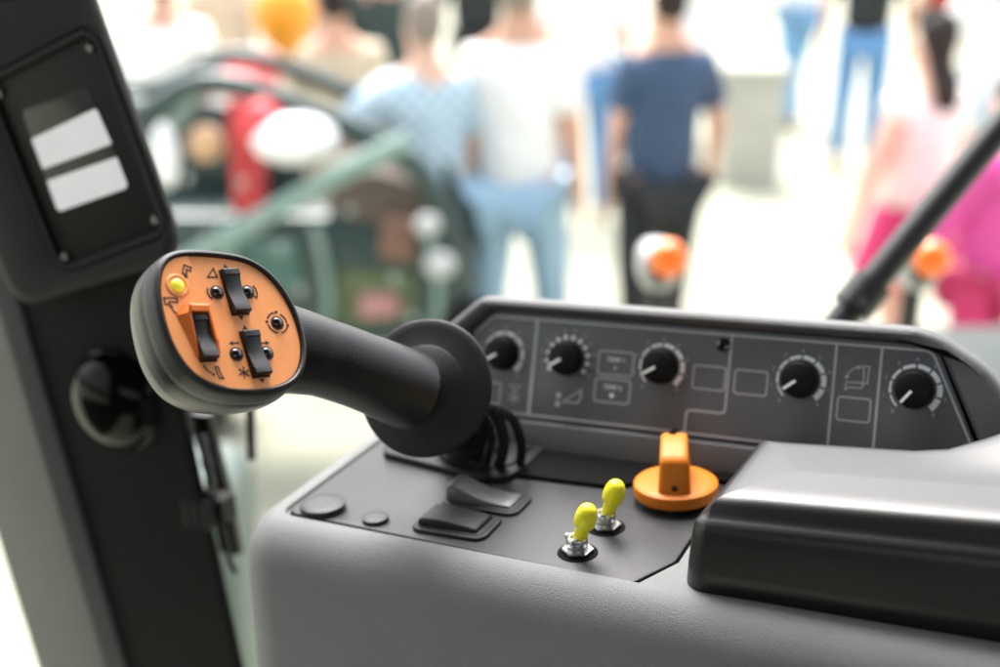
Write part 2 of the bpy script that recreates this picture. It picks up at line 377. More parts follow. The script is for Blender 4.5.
for i, (c, a) in enumerate(zip(KN, (-122, -122, -122, -128, -142))):
    mb = MB()
    pf = [(9.3, .3), (9.5, 1.4), (9.2, 1.9), (8.9, 6.6), (8.6, 7.4), (8.0, 7.8), (0, 7.9)]
    n = 60; rs = []
    for r, h in pf:
        rs.append([(c[0] + (r + (.12 * math.cos(30 * 2 * PI * k / n) if 2 < h < 7 else 0)) * math.cos(2 * PI * k / n), c[1] + (r + (.12 * math.cos(30 * 2 * PI * k / n) if 2 < h < 7 else 0)) * math.sin(2 * PI * k / n), h) for k in range(n)])
    mb.add(loft(rs), 0, pan)
    d = Vector((math.sin(R(a)), math.cos(R(a)))); cc = Vector(c)
    mb.add(strip([cc + d * 1.2, cc + d * 8.6], 1.35, .45, 7.6), 1, pan)
    build('dial_knob', mb, [M['dial'], M['print']], hous, cb, smooth=45)

# ================================================================== ARMREST PAD
ab = (360, 30, 0)
pad = thing('armrest_pad', 'black vinyl armrest pad with bright sheen on top, at the right of the console', 'armrest', ab)
def sw(a, b, t): t = max(0, min(1, (t - a) / (b - a))); return t * t * (3 - 2 * t)
XS = [240 + 14 * k for k in range(23)]
AB = [(210.5, -9.5, 11)] + [(x, -9.5, .001) for x in XS] + [(562, -9.5, 2), (562, 72, 2)] + [(x, 72 - (562 - x) * .006, .001) for x in XS[::-1]] + [(216, 70, 10)]
prf = [(-1.5, .5), (-.4, .6), (0, 1.2), (-.8, 10), (-2.4, 23), (-3.0, 26.5), (-3.8, 29), (-5.0, 30.6), (-6.8, 31.9), (-8.2, 33.3), (-9.4, 35.4), (-10.6, 38.4), (-12.2, 40.8), (-15, 42.2), (-18.5, 42.9), (-23, 43.1)]
base_ = rpoly(AB, 0, 8); rs = []
for o, w in prf:
    rs.append([(x, y if y0 < 45 else y0 + (y - y0) * .55, w) for (x, y), (x0, y0) in zip(rpoly(AB, o, 8), base_)])
last = rs[-1]
for f in (.9, .78, .64, .5, .36, .22, .1, .01):
    rs.append([(p[0] + (1 - f) * 22 * max(0, 1 - (p[0] - 212) / 70), 30 + (p[1] - 30) * f, p[2] + .4 * (1 - f)) for p in last])
def swell(p):
    x, y, w = p; q = sw(298, 352, x); hgt = w / 43
    y2 = y + q * 26 * sw(40, 72, y)
    w -= .045 * max(0, 58 - y) * sw(30, 42, w)
    return (x, y2, w * (1 + .0012 * max(0, x - 214)) + q * 9 * sw(38, 80, y2) * hgt)
rs = [[swell(p) for p in r_] for r_ in rs]
mb = MB(); mb.add(loft(rs)); build('pad_cover', mb, M['pad'], pad, ab, smooth=70)

# ================================================================== JOYSTICK
jb = (60, 95, 3)
joy = thing('joystick', 'black joystick with an orange switch face, standing on the front left of the console', 'joystick', jb)
raw = [(-10.6, 30.2), (-.8, 29.6), (11.7, 27.6), (19.9, 23.9), (25.9, 17.4), (29.4, 9.6), (31.2, .6), (30.9, -9.5), (29.0, -16.8), (24.8, -23.8), (18.6, -28.1), (10.1, -29.9), (2.3, -29.9), (-9.2, -28.3), (-17.4, -24.9), (-23.3, -20.0), (-26.6, -13.5), (-28.5, -5.8), (-28.8, 3.5), (-27.8, 12.8), (-25.6, 20.6), (-22.4, 26.1), (-17.6, 29.3)]
FO = [(p.x, p.y) for p in smooth_path([(a, b, 0) for a, b in raw][::-1], 4, True)]   # counter-clockwise
for _ in range(3):
    n_ = len(FO); FO = [((FO[i - 1][0] + 2 * FO[i][0] + FO[(i + 1) % n_][0]) / 4, (FO[i - 1][1] + 2 * FO[i][1] + FO[(i + 1) % n_][1]) / 4) for i in range(n_)]
def foff(o, zz):
    n = len(FO); out = []
    for i in range(n):
        a = Vector(FO[i - 1]); b = Vector(FO[(i + 1) % n]); d = (b - a).normalized(); out.append((FO[i][0] + d.y * o, FO[i][1] - d.x * o, zz))
    return out
def fsc(s_, zz, cx=1, cy=0): return [(cx + (x - cx) * s_, cy + (y - cy) * s_, zz) for x, y in FO]
# grip: head shell and handle merged into one skin
mb = MB()
mb.add(loft([foff(2.4, -4), foff(3.3, -7.2), foff(4.0, -9.0), foff(4.2, -12), foff(3.8, -18), foff(2.2, -24), foff(-.4, -29), fsc(.83, -33.5), fsc(.58, -36.5), fsc(.25, -38)]), 0, face)
AX = [(-2, 0, -22), (14, -1.5, -25.5), (34, -5, -22.5), (55, -12, -21), (80, -21, -24), (100, -28, -28.5), (108, -31, -30.3)]
AX = [tuple(p) for p in smooth_path(AX, 4)]
rad = [(0, 11), (10, 18), (20, 22.5), (30, 22), (40, 19.6), (55, 17.8), (75, 17.8), (92, 18.6), (112, 19.6)]
def lerp(T, x):
    for (a, b), (c, d) in zip(T, T[1:]):
        if x <= c: return b + (d - b) * max(0, (x - a) / (c - a))
    return T[-1][1]
mb.add(tube(AX, [lerp(rad, p[0]) for p in AX], 40), 0, face)
grip = build('grip', mb, M['grip'], joy, jb, smooth=0)
md = grip.modifiers.new('union', 'REMESH'); md.mode = 'VOXEL'; md.voxel_size = .0009; md.use_smooth_shade = True
md = grip.modifiers.new('soft', 'SMOOTH'); md.factor = .5; md.iterations = 9
# bezel
mb = MB()
mb.add(loft([foff(1.0, -10.5), foff(3.5, -8.9), foff(3.8, -8.5), foff(3.75, -5), foff(3.4, -1.6), foff(2.9, .4), foff(2.0, 1.5), foff(1.1, 1.7), foff(.45, 1.2), foff(.2, .2), foff(.1, -2)]), 0, face)
build('bezel', mb, M['black'], joy, jb, smooth=50)
# face plate: right piece and raised left strip
def clip(P, x0, keep_right):
    out = []; n = len(P)
    for i in range(n):
        a, b = P[i], P[(i + 1) % n]; ia = (a[0] >= x0) == keep_right; ib = (b[0] >= x0) == keep_right
        if ia: out.append(a)
        if ia != ib: t = (x0 - a[0]) / (b[0] - a[0]); out.append((x0, a[1] + (b[1] - a[1]) * t))
    return out
inner = [(p[0], p[1]) for p in foff(0, 0)]
mb = MB(); mb.add(flat(clip(inner, -10.3, True), 2, -2), 0, face); mb.add(flat(clip([(p[0], p[1]) for p in foff(-.1, 0)], -10.75, False), 2.7, -2), 0, face)
mb.add(strip([(-10.62, 29.6), (-10.62, -27.6)], .35, .1, .02), 1, face)
fp = tag(build('face_plate', mb, [M['orange'], mat('orange_seam', (.45, .12, .03), .6)], joy, jb, smooth=20), 'orange switch face with dark pictograms')
def dome(c, r, h, mi, mat_, name, hole=True, z0=.0, ring=.5):
    mb = MB()
    pf = [(r * math.cos(PI / 2 * k / 6), h * math.sin(PI / 2 * k / 6)) for k in range(7)]
    mb.add(lathe(pf, (c[0], c[1], z0), n=28), 0, face)
    if ring: mb.add(lathe([(r + ring, z0), (r + ring, z0 + .25), (r + ring * .2, z0 + .3)], (c[0], c[1], 0), n=28), 1, face)
    return build(name, mb, [mat_, mi], fp, jb, smooth=50)
for c in ((-2.0, 13.5), (12.7, 12.9), (-1.5, -14.2), (12.9, -15.0), (22.4, -2.0)):
    dome(c, 2.6, 1.9, M['blackink'], M['gloss'], 'button')
mb = MB()
# lamp with shallow conical collar
mb.add(lathe([(5.2, .68), (5.0, 1.05), (4.3, 1.25), (3.5, .9), (3.3, .72)], (-19.4, 17.2, 0), n=36), 0, face)
build('lamp_collar', mb, M['orange'], fp, jb, smooth=60)
dome((-19.4, 17.2), 3.0, 1.9, M['orange'], M['led'], 'indicator_lamp', z0=.75, ring=0)
def face_rocker(cx, cy, L, W, tilt, z0, name='rocker_switch'):
    mb = MB(); h = L / 2
    prof = [(h, z0), (h, z0 + 2.5), (h - .6, z0 + 3.0), (h - 2.8, z0 + 3.0), (h - 3.3, z0 + 2.4), (h - 5.5, z0 + 1.7), (h - 8.5, z0 + 1.4), (-h + 9, z0 + 1.6), (-h + 6.5, z0 + 2.3), (-h + 4, z0 + 3.0), (-h + 2.5, z0 + 3.5), (-h + .8, z0 + 3.7), (-h + .2, z0 + 3.3), (-h, z0)]
    rs = []
    for x, ins in ((-W / 2, .45), (-W / 2 + .15, .12), (-W / 2 + .5, 0), (W / 2 - .5, 0), (W / 2 - .15, .12), (W / 2, .45)):
        rs.append([(cx + x - tilt * y, cy + y + tilt * x, max(z0, q - ins) if q > z0 else z0) for y, q in prof])
    mb.add(loft(rs), 0, face)
    # dark well round the rocker
    w2, h2 = W / 2 + .5, h + .5
    well = [(x - tilt * y + cx, y + tilt * x + cy) for x, y in ((-w2, -h2), (w2, -h2), (w2, h2), (-w2, h2))]
    mb.add(flat(well, .12, z0 - .04 if z0 else .02), 1, face)
    return build(name, mb, [M['black'], M['ink']], fp, jb, smooth=30)
face_rocker(6.1, 13.1, 20, 7.8, -.01, 0); face_rocker(6.9, -15.0, 20, 7.8, -.01, 0); face_rocker(-15.0, -6.4, 19.6, 7.0, -.05, .85)
# guard around the lower left rocker
mb = MB()
outer = [(-24.0, 4.2), (-18.6, 9.0), (-9.2, 7.8), (-9.0, -13.5), (-11.0, -15.5), (-20.2, -15.0)]
mid_o = [(-20.0, 4.0), (-18.9, 7.6), (-10.0, 6.8), (-9.8, -8.5), (-10.9, -12.9), (-19.6, -13.8)]
crest = [(-19.4, 4.6), (-18.6, 6.7), (-10.7, 6.0), (-10.5, -8.5), (-11.2, -12.5), (-19.2, -13.4)]
inn = [(-18.9, 3.5), (-18.5, 4.2), (-11.3, 3.6), (-11.1, -8.5), (-11.3, -12.3), (-18.9, -13.2)]
hc = [3.9, 4.6, 4.4, 3.2, .9, .9]
mb.add(loft([[(x, y, .6) for x, y in outer], [(x, y, h * .93 + .3) for (x, y), h in zip(mid_o, hc)], [(x, y, h + .5) for (x, y), h in zip(crest, hc)], [(x, y, h + .3) for (x, y), h in zip(inn, hc)], [(x, y, .72) for x, y in inn]], False, True), 0, face)
build('switch_guard', mb, M['orange2'], fp, jb, smooth=25)
# printed pictograms
mb = MB(); Q = lambda vf, dz=0, mi=0: mb.add(([(a, b, c + dz) for a, b, c in vf[0]], vf[1]), mi, face)
tri = lambda x, y, s_, up: flat([(x - s_, y - s_ * .7 * up), (x + s_, y - s_ * .7 * up), (x, y + s_ * .8 * up)])
Q(tri(5.6, 25.1, 1.3, 1)); Q(tri(5.9, 1.5, 1.3, -1)); Q(tri(6.1, -2.9, 1.3, 1)); Q(tri(6.8, -26.8, 1.3, -1))
Q(strip([(-4.2, 20.6), (.2, 20.4), (-.3, 24.4)], .62, closed=True))
Q(strip(arc((-2, 13.5), 4.3, -125, -60), .7)); Q(tri(-5.2, 11, .8, -1)); Q(strip(arc((12.7, 12.9), 4.3, 50, 125), .7)); Q(tri(16.0, 10.2, 1, -1))
for a in (arrow((1.2, -9.4), (-3.4, -9.2)), arrow((10.6, -10.2), (15.6, -10.6))):
    for q in a: Q(q)
for k in range(3):
    a = PI / 3 * k + .3; Q(strip([(-.6 - 2.6 * math.cos(a), -22.4 - 2.6 * math.sin(a)), (-.6 + 2.6 * math.cos(a), -22.4 + 2.6 * math.sin(a))], .62))
for a0, a1 in ((-165, -95), (-60, 0), (35, 95), (120, 170)): Q(strip(arc((22.4, -2), 4.7, a0, a1), .65))
for a in (-80, 12, 108): p = arc((22.4, -2), 5.0, a, a, 1)[0]; Q(flat(circ(p, .7, 10)))
# excavator arm marks on the left strip
for pts in ([(-15.6, 22.6), (-13.8, 26.2), (-10.9, 24.9), (-11.7, 23.3), (-13.3, 24.2), (-14.0, 21.6)], [(-27.1, 9.4), (-27.0, 12.2), (-21.3, 11.7), (-21.5, 9.9), (-25.3, 10.3), (-25.5, 9.2)], [(-13.3, -19.0), (-12.0, -18.9), (-11.6, -22.6), (-10.9, -24.2), (-12.7, -23.9), (-13.0, -22.4)]):
    Q(strip(pts, .62, closed=True), .7)
Q(flat([(-15.4, 20.2), (-13.6, 20.6), (-13.8, 22.4), (-15.2, 22.2)]), .7)
Q(strip(arc((-20.6, 8.2), 4.2, -170, -95), .6), .7); Q(tri(-24.9, 8.6, .9, 1), .7); Q(strip(arc((-13.0, -16.8), 5.2, -150, -100), .6), .7); Q(tri(-14.9, -22.2, .9, -1), .7)
build('pictograms', mb, M['ink'], fp, jb, smooth=0)
# flange disc and lower stem
b0 = face((111, -32, -31)); ax = (face((112, -32.4, -31.3)) - face((100, -28, -28.5))).normalized()
dc = Vector((69.5, 31, 64)); axd = -Vector((.0999, -.8737, .4762))
mb = MB()
mb.add(lathe([(19.8, -1.2), (20.4, -.6), (21.5, -.2), (30, .4), (33.2, .6), (34.1, 1.2), (34.4, 2.4), (34.0, 4.2), (33, 4.9), (24, 5.2), (19, 9)], dc, axd, 72))
build('flange', mb, M['rubber'], joy, jb, smooth=50)
st = [tuple(dc + axd * 4), tuple(dc + axd * 14), (66, 68, 36), (62, 84, 20), (58, 92, 4)]
st = smooth_path(st, 6); nst = len(st)
mb = MB(); mb.add(tube(st, [12 + 4 * i / nst + 1.6 * math.cos(i * 2.1) for i in range(nst)], 36))
build('bellows_boot', mb, M['bellows'], joy, jb, smooth=60)
mb = MB(); mb.add(slab([(10, 84, 5), (14, 76, 6), (80, 63, 6), (93, 66, 6), (98, 80, 6), (98, 112, 4), (10, 112, 4)], .1, 4.0, 1.2)); mb.add(slab([(17, 87, 4), (84, 72, 5), (91, 82, 5), (91, 108, 4), (17, 108, 4)], 3.9, 5.4, .8))
build('base_plate', mb, M['matte'], joy, jb, smooth=45)
for pts, r, nm in (([(88, 45, 50), (91, 62, 42), (91, 72, 24), (87, 76, 10), (84, 77, 4)], 3.0, 'cable'), ([(84, 42, 48), (84.5, 60, 40), (84, 71, 25), (80, 74, 12), (77, 76, 4)], 2.6, 'cable'), ([(93, 60, 44), (97, 72, 34), (97, 80, 18), (94, 84, 5)], 2.6, 'cable')):
    mb = MB(); mb.add(tube(smooth_path(pts, 6), r, 14)); build(nm, mb, M['bellows'], joy, jb, smooth=60)

# ================================================================== CAB PILLAR
pb = (-190, 130, -330)
pil = thing('cab_pillar', 'dark grey slanting cab pillar with a display, left of the joystick', 'cab pillar', pb)
mb = MB(); rs = []
for w in (-330, -200, -60, 60, 200, 340):
    t = (w - 27) / 222.
    uc = -276 - 32 * t; ur = -151.5 - 21 * t
    cs = [(uc - 60, 150, 10), (uc, 111, 6), (ur, 110, 4), (ur - 62, 168, 8), (uc - 40, 190, 8)]
    rs.append([(x, y, w) for x, y in rpoly(cs, 0, 6)])
mb.add(loft(rs)); build('post', mb, M['pillar'], pil, pb, smooth=40)
mb = MB(); rs = []
for w in (-330, -200, -60, 60, 90, 200, 340):
    uc = -276 - 32 * (w - 27) / 222.
    rs.append([(x, y, w) for x, y in rpoly([(uc - 128, 136, 14), (uc - 12, 105, 10), (uc + 5, 108, 3), (uc + 2, 120, 3), (uc - 50, 165, 8), (uc - 122, 168, 8)], 0, 6)])
mb.add(loft(rs)); tag(build('side_trim', mb, mat('grey_trim_plastic', (.042, .043, .045), .55, bump=.3, bscale=900, var=.08), pil, pb, smooth=50), 'lighter grey trim along the left edge of the pillar')
def mod(p): return Vector((p[0], 85 - p[2], p[1]))     # (u, w, out towards the seat)
MO = [(-112, 101, 17), (-96, 100, 1)]
MO = [(-258, 60, 22), (-112, 102, 20), (-176, 345, 10), (-324, 300, 10)]
MI = [(-210, 92, 11), (-122, 122, 9), (-155, 236, 10), (-244, 206, 10)]
mb = MB()
sh_ = lambda rg, dz, du: [(p[0] - du, p[1], dz) for p in rg]
mb.add(loft([sh_(rpoly(MO, -2), -50, 44), sh_(rpoly(MO, 1), -24, 20), sh_(rpoly(MO, 0), -12, 9), sh_(rpoly(MO, -2), -5, 3), z(rpoly(MO, -6), -1), z(rpoly(MO, -10), 0), z(rpoly(MI, 5), 0.2), z(rpoly(MI, 3.6), -.6), z(rpoly(MI, 3.2), -3), z(rpoly(MI, 2.2), -3), z(rpoly(MI, 1.8), .6), z(rpoly(MI, .2), 1.2), z(rpoly(MI, -1.4), .6), z(rpoly(MI, -1.8), -4)]), 0, mod)
build('display_housing', mb, mat('display_housing_plastic', (.016, .0165, .0175), .6, bump=.4, bscale=900, var=.08, spec=.12), pil, pb, smooth=45)
# a second seam above the display
mb = MB(); mb.add(strip([(-236, 252), (-205, 256), (-172, 270)], 3, 1.5, -.8), 0, mod); build('seam', mb, M['groove'], pil, pb)
mb = MB(); mb.add(slab(MI, -5, -2.2, .2), 0, mod)
disp = tag(build('display', mb, M['scrplate'], pil, pb), 'small display with a painted sky reflection, behind a black surround with corner screws')
SC = [(-206.5, 127.5, 4), (-147.5, 144.5, 4), (-167.5, 203, 4), (-222, 190, 4)]
mb = MB(); mb.add(slab(SC, -2.5, -1.9, .2), 0, mod); build('screen', mb, M['screen'], disp, pb)
mb = MB(); mb.add(flat(rpoly([(-212.4, 154.5, 1), (-155.8, 170.5, 1), (-163.5, 191, 2), (-217.5, 172.5, 1.5)], 0, 3), .3, -1.8), 0, mod)  # sky reflection built as glowing patches; gap between is the reflected cab frame
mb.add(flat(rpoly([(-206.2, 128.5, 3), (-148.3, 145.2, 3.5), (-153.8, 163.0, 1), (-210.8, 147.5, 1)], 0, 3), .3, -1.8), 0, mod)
build('glare_patches', mb, M['glare'], disp, pb)
for c in ((-160.5, 225.5), (-131.5, 126.5), (-206, 100.5), (-236, 200)):
    mb = MB(); mb.add(lathe([(2.9, -2.2), (2.9, -.6), (2.2, .0), (0, .2)], (c[0], c[1], 0), n=20), 0, mod); build('screw', mb, M['gloss'], disp, pb)
# glossy round cap below the display
mb = MB(); mb.add(lathe([(36, -2), (36, 1.5), (34.5, 3), (33, 4), (31.5, 8), (28.5, 12), (24, 15.5), (17, 18.5), (10, 20), (4, 20.6), (0, 20.7)], (-207, 111, -2), (0, -1, 0), 56))
tag(build('round_cap', mb, mat('cap_black', (.002, .002, .002), .12, spec=.12), pil, pb, smooth=60), 'glossy black round cap')

# window latch behind the pillar
lb = (-170, 158, -130)
lat = thing('window_latch', 'black latch bar with a clamp, beside the cab pillar below the joystick head', 'latch', lb)
mb = MB(); rs = []
for (u, w), q in zip(((-171.5, -22), (-170, -45), (-166, -75), (-163, -124)), (1, 1, 1.05, 1.1)):
    rs.append([(u + x * q, 150 + y, w) for x, y in rpoly([(-7.5, -4, 2), (7.5, -4, 2), (7.5, 4, 2), (-7.5, 4, 2)], 0, 3)])
mb.add(loft(rs)); build('latch_bar', mb, M['black'], lat, lb)
mb = MB()
for k in range(3): mb.add(slab(rect(-197 + k * 8, -87, -190.5 + k * 8, -66, 2), 0, 12, 1.5), 0, lambda p: Vector((p[0] + 30, 122 - p[2], p[1])))
mb.add(box((-154, 126, -77), (28, 14, 17))); build('clamp', mb, M['matte'], lat, lb)
mb = MB(); mb.add(tube(smooth_path([(-152, 122, -24), (-147, 118, -38), (-144, 116, -54), (-150, 120, -70)], 5), [3, 3.4, 3.8, 3.4] * 4 + [3], 14)); mb.add(tube(smooth_path([(-146, 124, -90), (-143, 122, -102), (-142, 122, -114), (-138, 122, -122)], 5), 2.0, 12))
build('hinge_pin', mb, mat('dull_steel', (.05, .052, .055), .45, metal=1), lat, lb, smooth=60)
mb = MB(); mb.add(tube([(-145, 168, -18), (-150, 168, -60)], 3.2, 10)); build('stop', mb, M['bar'], lat, lb)

# grab rail outside the console on the right
bb = (166, 389, -68)
bar = thing('grab_rail', 'black tubular rail slanting up to the right behind the dial housing', 'rail', bb)
# rail ends in the cab frame (mm)
p0 = Vector((198.8, 426.0, -11.2)); p1 = Vector((291.9, 516.4, 114.6)); dr = (p1 - p0)
mb = MB(); mb.add(tube([tuple(p0 - dr * .45), tuple(p0), tuple(p1), tuple(p1 + dr * .8)], 11.2, 24)); build('tube', mb, M['bar'], bar, bb, smooth=60)
q = p0 + dr * .12
mb = MB(); mb.add(tube([tuple(q - dr * .07), tuple(q + dr * .07)], 15.5, 24)); mb.add(tube([tuple(q + Vector((4, -12, -2))), tuple(q + Vector((0, -16, 1)))], 4, 14)); build('clamp', mb, M['bar'], bar, bb, smooth=40)

# ================================================================== OUTSIDE: ground, people, machines
def wmat(name, c, rough=.8, var=.08, vs=6, **k): return mat(name, c, rough, var=var, vscale=vs, **k)
G = mat('pale_concrete', (.365, .37, .285), .9, var=.05, vscale=1.5)
mb = MB(); NX = 12
mb.add(([(-60 + 120 * i / NX, -20 + 140 * j / NX, 0) for j in range(NX + 1) for i in range(NX + 1)], [(j * (NX + 1) + i, j * (NX + 1) + i + 1, (j + 1) * (NX + 1) + i + 1, (j + 1) * (NX + 1) + i) for j in range(NX) for i in range(NX)]))
gr = build('ground', mb, G, scale=1, recalc=False); tag(gr, kind='structure')
WI = Matrix.Identity(4)
skin_m = {'a': wmat('skin', (.62, .36, .25), .55), 'b': wmat('skin_fair', (.72, .46, .35), .55)}

def skinned(name, pts, edges, rad, m, parent, root=0, sub=1):
    me = bpy.data.meshes.new(name); me.from_pydata([Vector(p) for p in pts], edges, []); me.materials.append(m)
    o = bpy.data.objects.new(name, me); col.objects.link(o); o.parent = parent
    sk = o.modifiers.new('skin', 'SKIN'); sk.use_smooth_shade = True
    for i, r in enumerate(rad):
        rr = r if isinstance(r, tuple) else (r, r); me.skin_vertices[0].data[i].radius = rr
    for i in range(len(pts)): me.skin_vertices[0].data[i].use_root = (i == root)
    sb = o.modifiers.new('sub', 'SUBSURF'); sb.levels = sub; sb.render_levels = sub
    return o
def person(label, x, y, h, yaw, shirt, legs, hair, arms=((.10, 0, 0), (.10, 0, 0)), stride=.12, sk='a', longhair=False, skirt=False, sleeve=.8, wide=1.0, group='people standing outside the cab'):
    """arms: per side (spread, forward, elbow bend); figure faces +y before yaw"""
    t = thing('person', label, 'person', (x, y, 0), WI, group, scale=1)
    t.rotation_euler = (0, 0, R(yaw)); k = h / 1.75
    J = {}
    J['pel'] = (0, 0, .93); J['bel'] = (0, .01, 1.06); J['che'] = (0, 0, 1.28); J['ster'] = (0, -.01, 1.42); J['nek'] = (0, 0, 1.50); J['hd0'] = (0, .015, 1.58); J['hd1'] = (0, .01, 1.68)
    for s, n in ((-1, 'L'), (1, 'R')):
        sp, fw, eb = arms[0 if s < 0 else 1]
        J['sh' + n] = (s * .165 * wide, -.01, 1.385)
        J['el' + n] = (s * (.195 * wide + sp * .6), fw * .28, 1.14 + abs(fw) * .10)
        J['wr' + n] = (s * (.20 * wide + sp * .8), fw * .28 + .05 + eb * .22, .90 + abs(fw) * .14 + eb * .20)
        w = Vector(J['wr' + n]); d = (w - Vector(J['el' + n])).normalized()
        J['pa' + n] = tuple(w + d * .07)
        sd = Vector((0, 1, 0))
        for q in range(4):
            b = w + d * .085 + sd * (q - 1.5) * .021; L = (.032, .038, .036, .028)[q]
            J['fa%d' % q + n] = tuple(b + d * L); J['fb%d' % q + n] = tuple(b + d * L * 1.8 + Vector((-s * .012, 0, 0)))
        J['ta' + n] = tuple(w + d * .03 + sd * .035); J['tb' + n] = tuple(w + d * .065 + sd * .052)
        st = stride * s
        J['hi' + n] = (s * .095, 0, .88); J['kn' + n] = (s * .105, st * .55 + .02, .49); J['an' + n] = (s * .11, st, .085); J['to' + n] = (s * .125, st + .14, .035)
    N = list(J); ix = {n: i for i, n in enumerate(N)}
    rad = {'pel': (.145, .105), 'bel': (.135, .095), 'che': (.155 * wide, .11), 'ster': (.12, .08), 'nek': .055, 'hd0': (.072, .085), 'hd1': (.080, .098)}
    for n in 'LR':
        rad.update({'sh' + n: .062, 'el' + n: .042, 'wr' + n: .027, 'pa' + n: (.032, .022), 'ta' + n: .011, 'tb' + n: .009, 'hi' + n: .088, 'kn' + n: .055, 'an' + n: .038, 'to' + n: .032})
        for q in range(4): rad['fa%d' % q + n] = .009; rad['fb%d' % q + n] = .008
    E = [('pel', 'bel'), ('bel', 'che'), ('che', 'ster'), ('ster', 'nek'), ('nek', 'hd0'), ('hd0', 'hd1')]
    for n in 'LR':
        E += [('ster', 'sh' + n), ('sh' + n, 'el' + n), ('el' + n, 'wr' + n), ('wr' + n, 'pa' + n), ('wr' + n, 'ta' + n), ('ta' + n, 'tb' + n), ('pel', 'hi' + n), ('hi' + n, 'kn' + n), ('kn' + n, 'an' + n), ('an' + n, 'to' + n)]
        for q in range(4): E += [('pa' + n, 'fa%d' % q + n), ('fa%d' % q + n, 'fb%d' % q + n)]
    sc_ = lambda p: tuple(c * k for c in p)
    rk = lambda r: tuple(c * k for c in r) if isinstance(r, tuple) else r * k
    skinned('body', [sc_(J[n]) for n in N], [(ix[a], ix[b]) for a, b in E], [rk(rad[n]) for n in N], skin_m[sk], t)
    def sub(name, keys, edges, grow, m, over={}):
        P = [over.get(q, J.get(q)) for q in keys]
        rr = []
        for q in keys:
            r = grow[q]; rr.append(rk(r))
        return skinned(name, [sc_(p) for p in P], [(keys.index(a), keys.index(b)) for a, b in edges], rr, m, t, root=keys.index('pel'))
    mix = lambda a, b, f: tuple(J[a][i] * (1 - f) + J[b][i] * f for i in range(3))
    ks = ['nek', 'pel', 'bel', 'che', 'ster', 'shL', 'shR', 'slL', 'slR']
    over = {'slL': mix('shL', 'elL', sleeve) if sleeve < 1 else mix('elL', 'wrL', .85), 'slR': mix('shR', 'elR', sleeve) if sleeve < 1 else mix('elR', 'wrR', .85), 'pel': (0, 0, .87), 'nek': (0, -.01, 1.455)}
    ed = [('ster', 'nek'), ('pel', 'bel'), ('bel', 'che'), ('che', 'ster'), ('ster', 'shL'), ('ster', 'shR')]
    gr_ = {'nek': (.066, .066), 'pel': (.175, .13), 'bel': (.172, .125), 'che': (.19 * wide, .135), 'ster': (.15, .10), 'shL': .080, 'shR': .080, 'slL': .078 if sleeve < 1 else .045, 'slR': .078 if sleeve < 1 else .045}
    if sleeve >= 1:
        ks += ['elL', 'elR']; gr_.update({'elL': .058, 'elR': .058}); ed += [('shL', 'elL'), ('elL', 'slL'), ('shR', 'elR'), ('elR', 'slR')]
    else: ed += [('shL', 'slL'), ('shR', 'slR')]
    sub('shirt', ks, ed, gr_, shirt, over)
    if skirt:
        mb = MB(); mb.add(lathe([(.15 * k, .97 * k), (.175 * k, .9 * k), (.21 * k, .76 * k), (.235 * k, .66 * k), (.22 * k, .66 * k)], (0, 0, 0), n=24)); build('skirt', mb, legs, t, scale=1, smooth=60)
    else:
        sub('trousers', ['pel', 'hiL', 'hiR', 'knL', 'knR', 'anL', 'anR'], [('pel', 'hiL'), ('pel', 'hiR'), ('hiL', 'knL'), ('hiR', 'knR'), ('knL', 'anL'), ('knR', 'anR')], {'pel': (.165, .12), 'hiL': .105, 'hiR': .105, 'knL': .075, 'knR': .075, 'anL': .062, 'anR': .062}, legs, {})
    hp = [(0, -.038, 1.545), (0, -.03, 1.61), (0, -.014, 1.70), (0, .01, 1.745)]
    hr = [(.06, .04), (.082, .075), (.093, .10), (.05, .06)]
    if longhair: hp = [(0, -.10, 1.36), (0, -.09, 1.48)] + hp; hr = [(.06, .03), (.085, .045)] + hr
    skinned('hair', [sc_(p) for p in hp], [(i, i + 1) for i in range(len(hp) - 1)], [rk(r) for r in hr], hair, t)
    for n in 'LR':
        a = Vector(J['an' + n]); b = Vector(J['to' + n])
        skinned('shoe', [sc_((a.x, a.y - .02, .05)), sc_((a.x, a.y + .06, .05)), sc_((b.x, b.y, .042)), ], [(0, 1), (1, 2)], [.048 * k, .05 * k, .04 * k], SHOE, t)
    return t
SHOE = wmat('shoe_leather', (.03, .03, .03))
cl = lambda n, c: wmat(n, c, .85, .10, 9)
navy, black, white, ltj, bluej = cl('navy_cotton', (.045, .085, .155)), cl('black_cotton', (.02, .024, .026)), cl('white_cotton', (.90, .91, .91)), cl('washed_denim', (.34, .52, .66)), cl('blue_denim', (.12, .28, .52))
beige, pinkc, magenta, darkg, purple = cl('beige_linen', (.60, .52, .38)), cl('hot_pink_cotton', (.62, .07, .30)), cl('crimson_cotton', (.50, .03, .13)), cl('dark_green_cotton', (.03, .06, .055)), cl('purple_grey_cotton', (.22, .20, .30))
def checked():
    m = cl('checked_shirt_cotton', (.5, .66, .76)); nt = m.node_tree; b = nt.nodes['Principled BSDF']
    tc = nt.nodes.new('ShaderNodeTexCoord'); ch = nt.nodes.new('ShaderNodeTexChecker'); ch.inputs['Scale'].default_value = 28
    ch.inputs['Color1'].default_value = (.62, .76, .84, 1); ch.inputs['Color2'].default_value = (.30, .48, .62, 1)
    nt.links.new(tc.outputs['Object'], ch.inputs['Vector']); nt.links.new(ch.outputs['Color'], b.inputs['Base Color']); return m
brown, dkhair, grey = wmat('brown_hair', (.10, .055, .03)), wmat('dark_hair', (.02, .014, .012)), wmat('greying_hair', (.28, .24, .20))
person('man in navy polo shirt and black trousers seen from behind', .655, 5.0, 1.80, 14, navy, black, dkhair, ((.0, .15, 0), (.12, .1, .2)), .12, wide=.86)
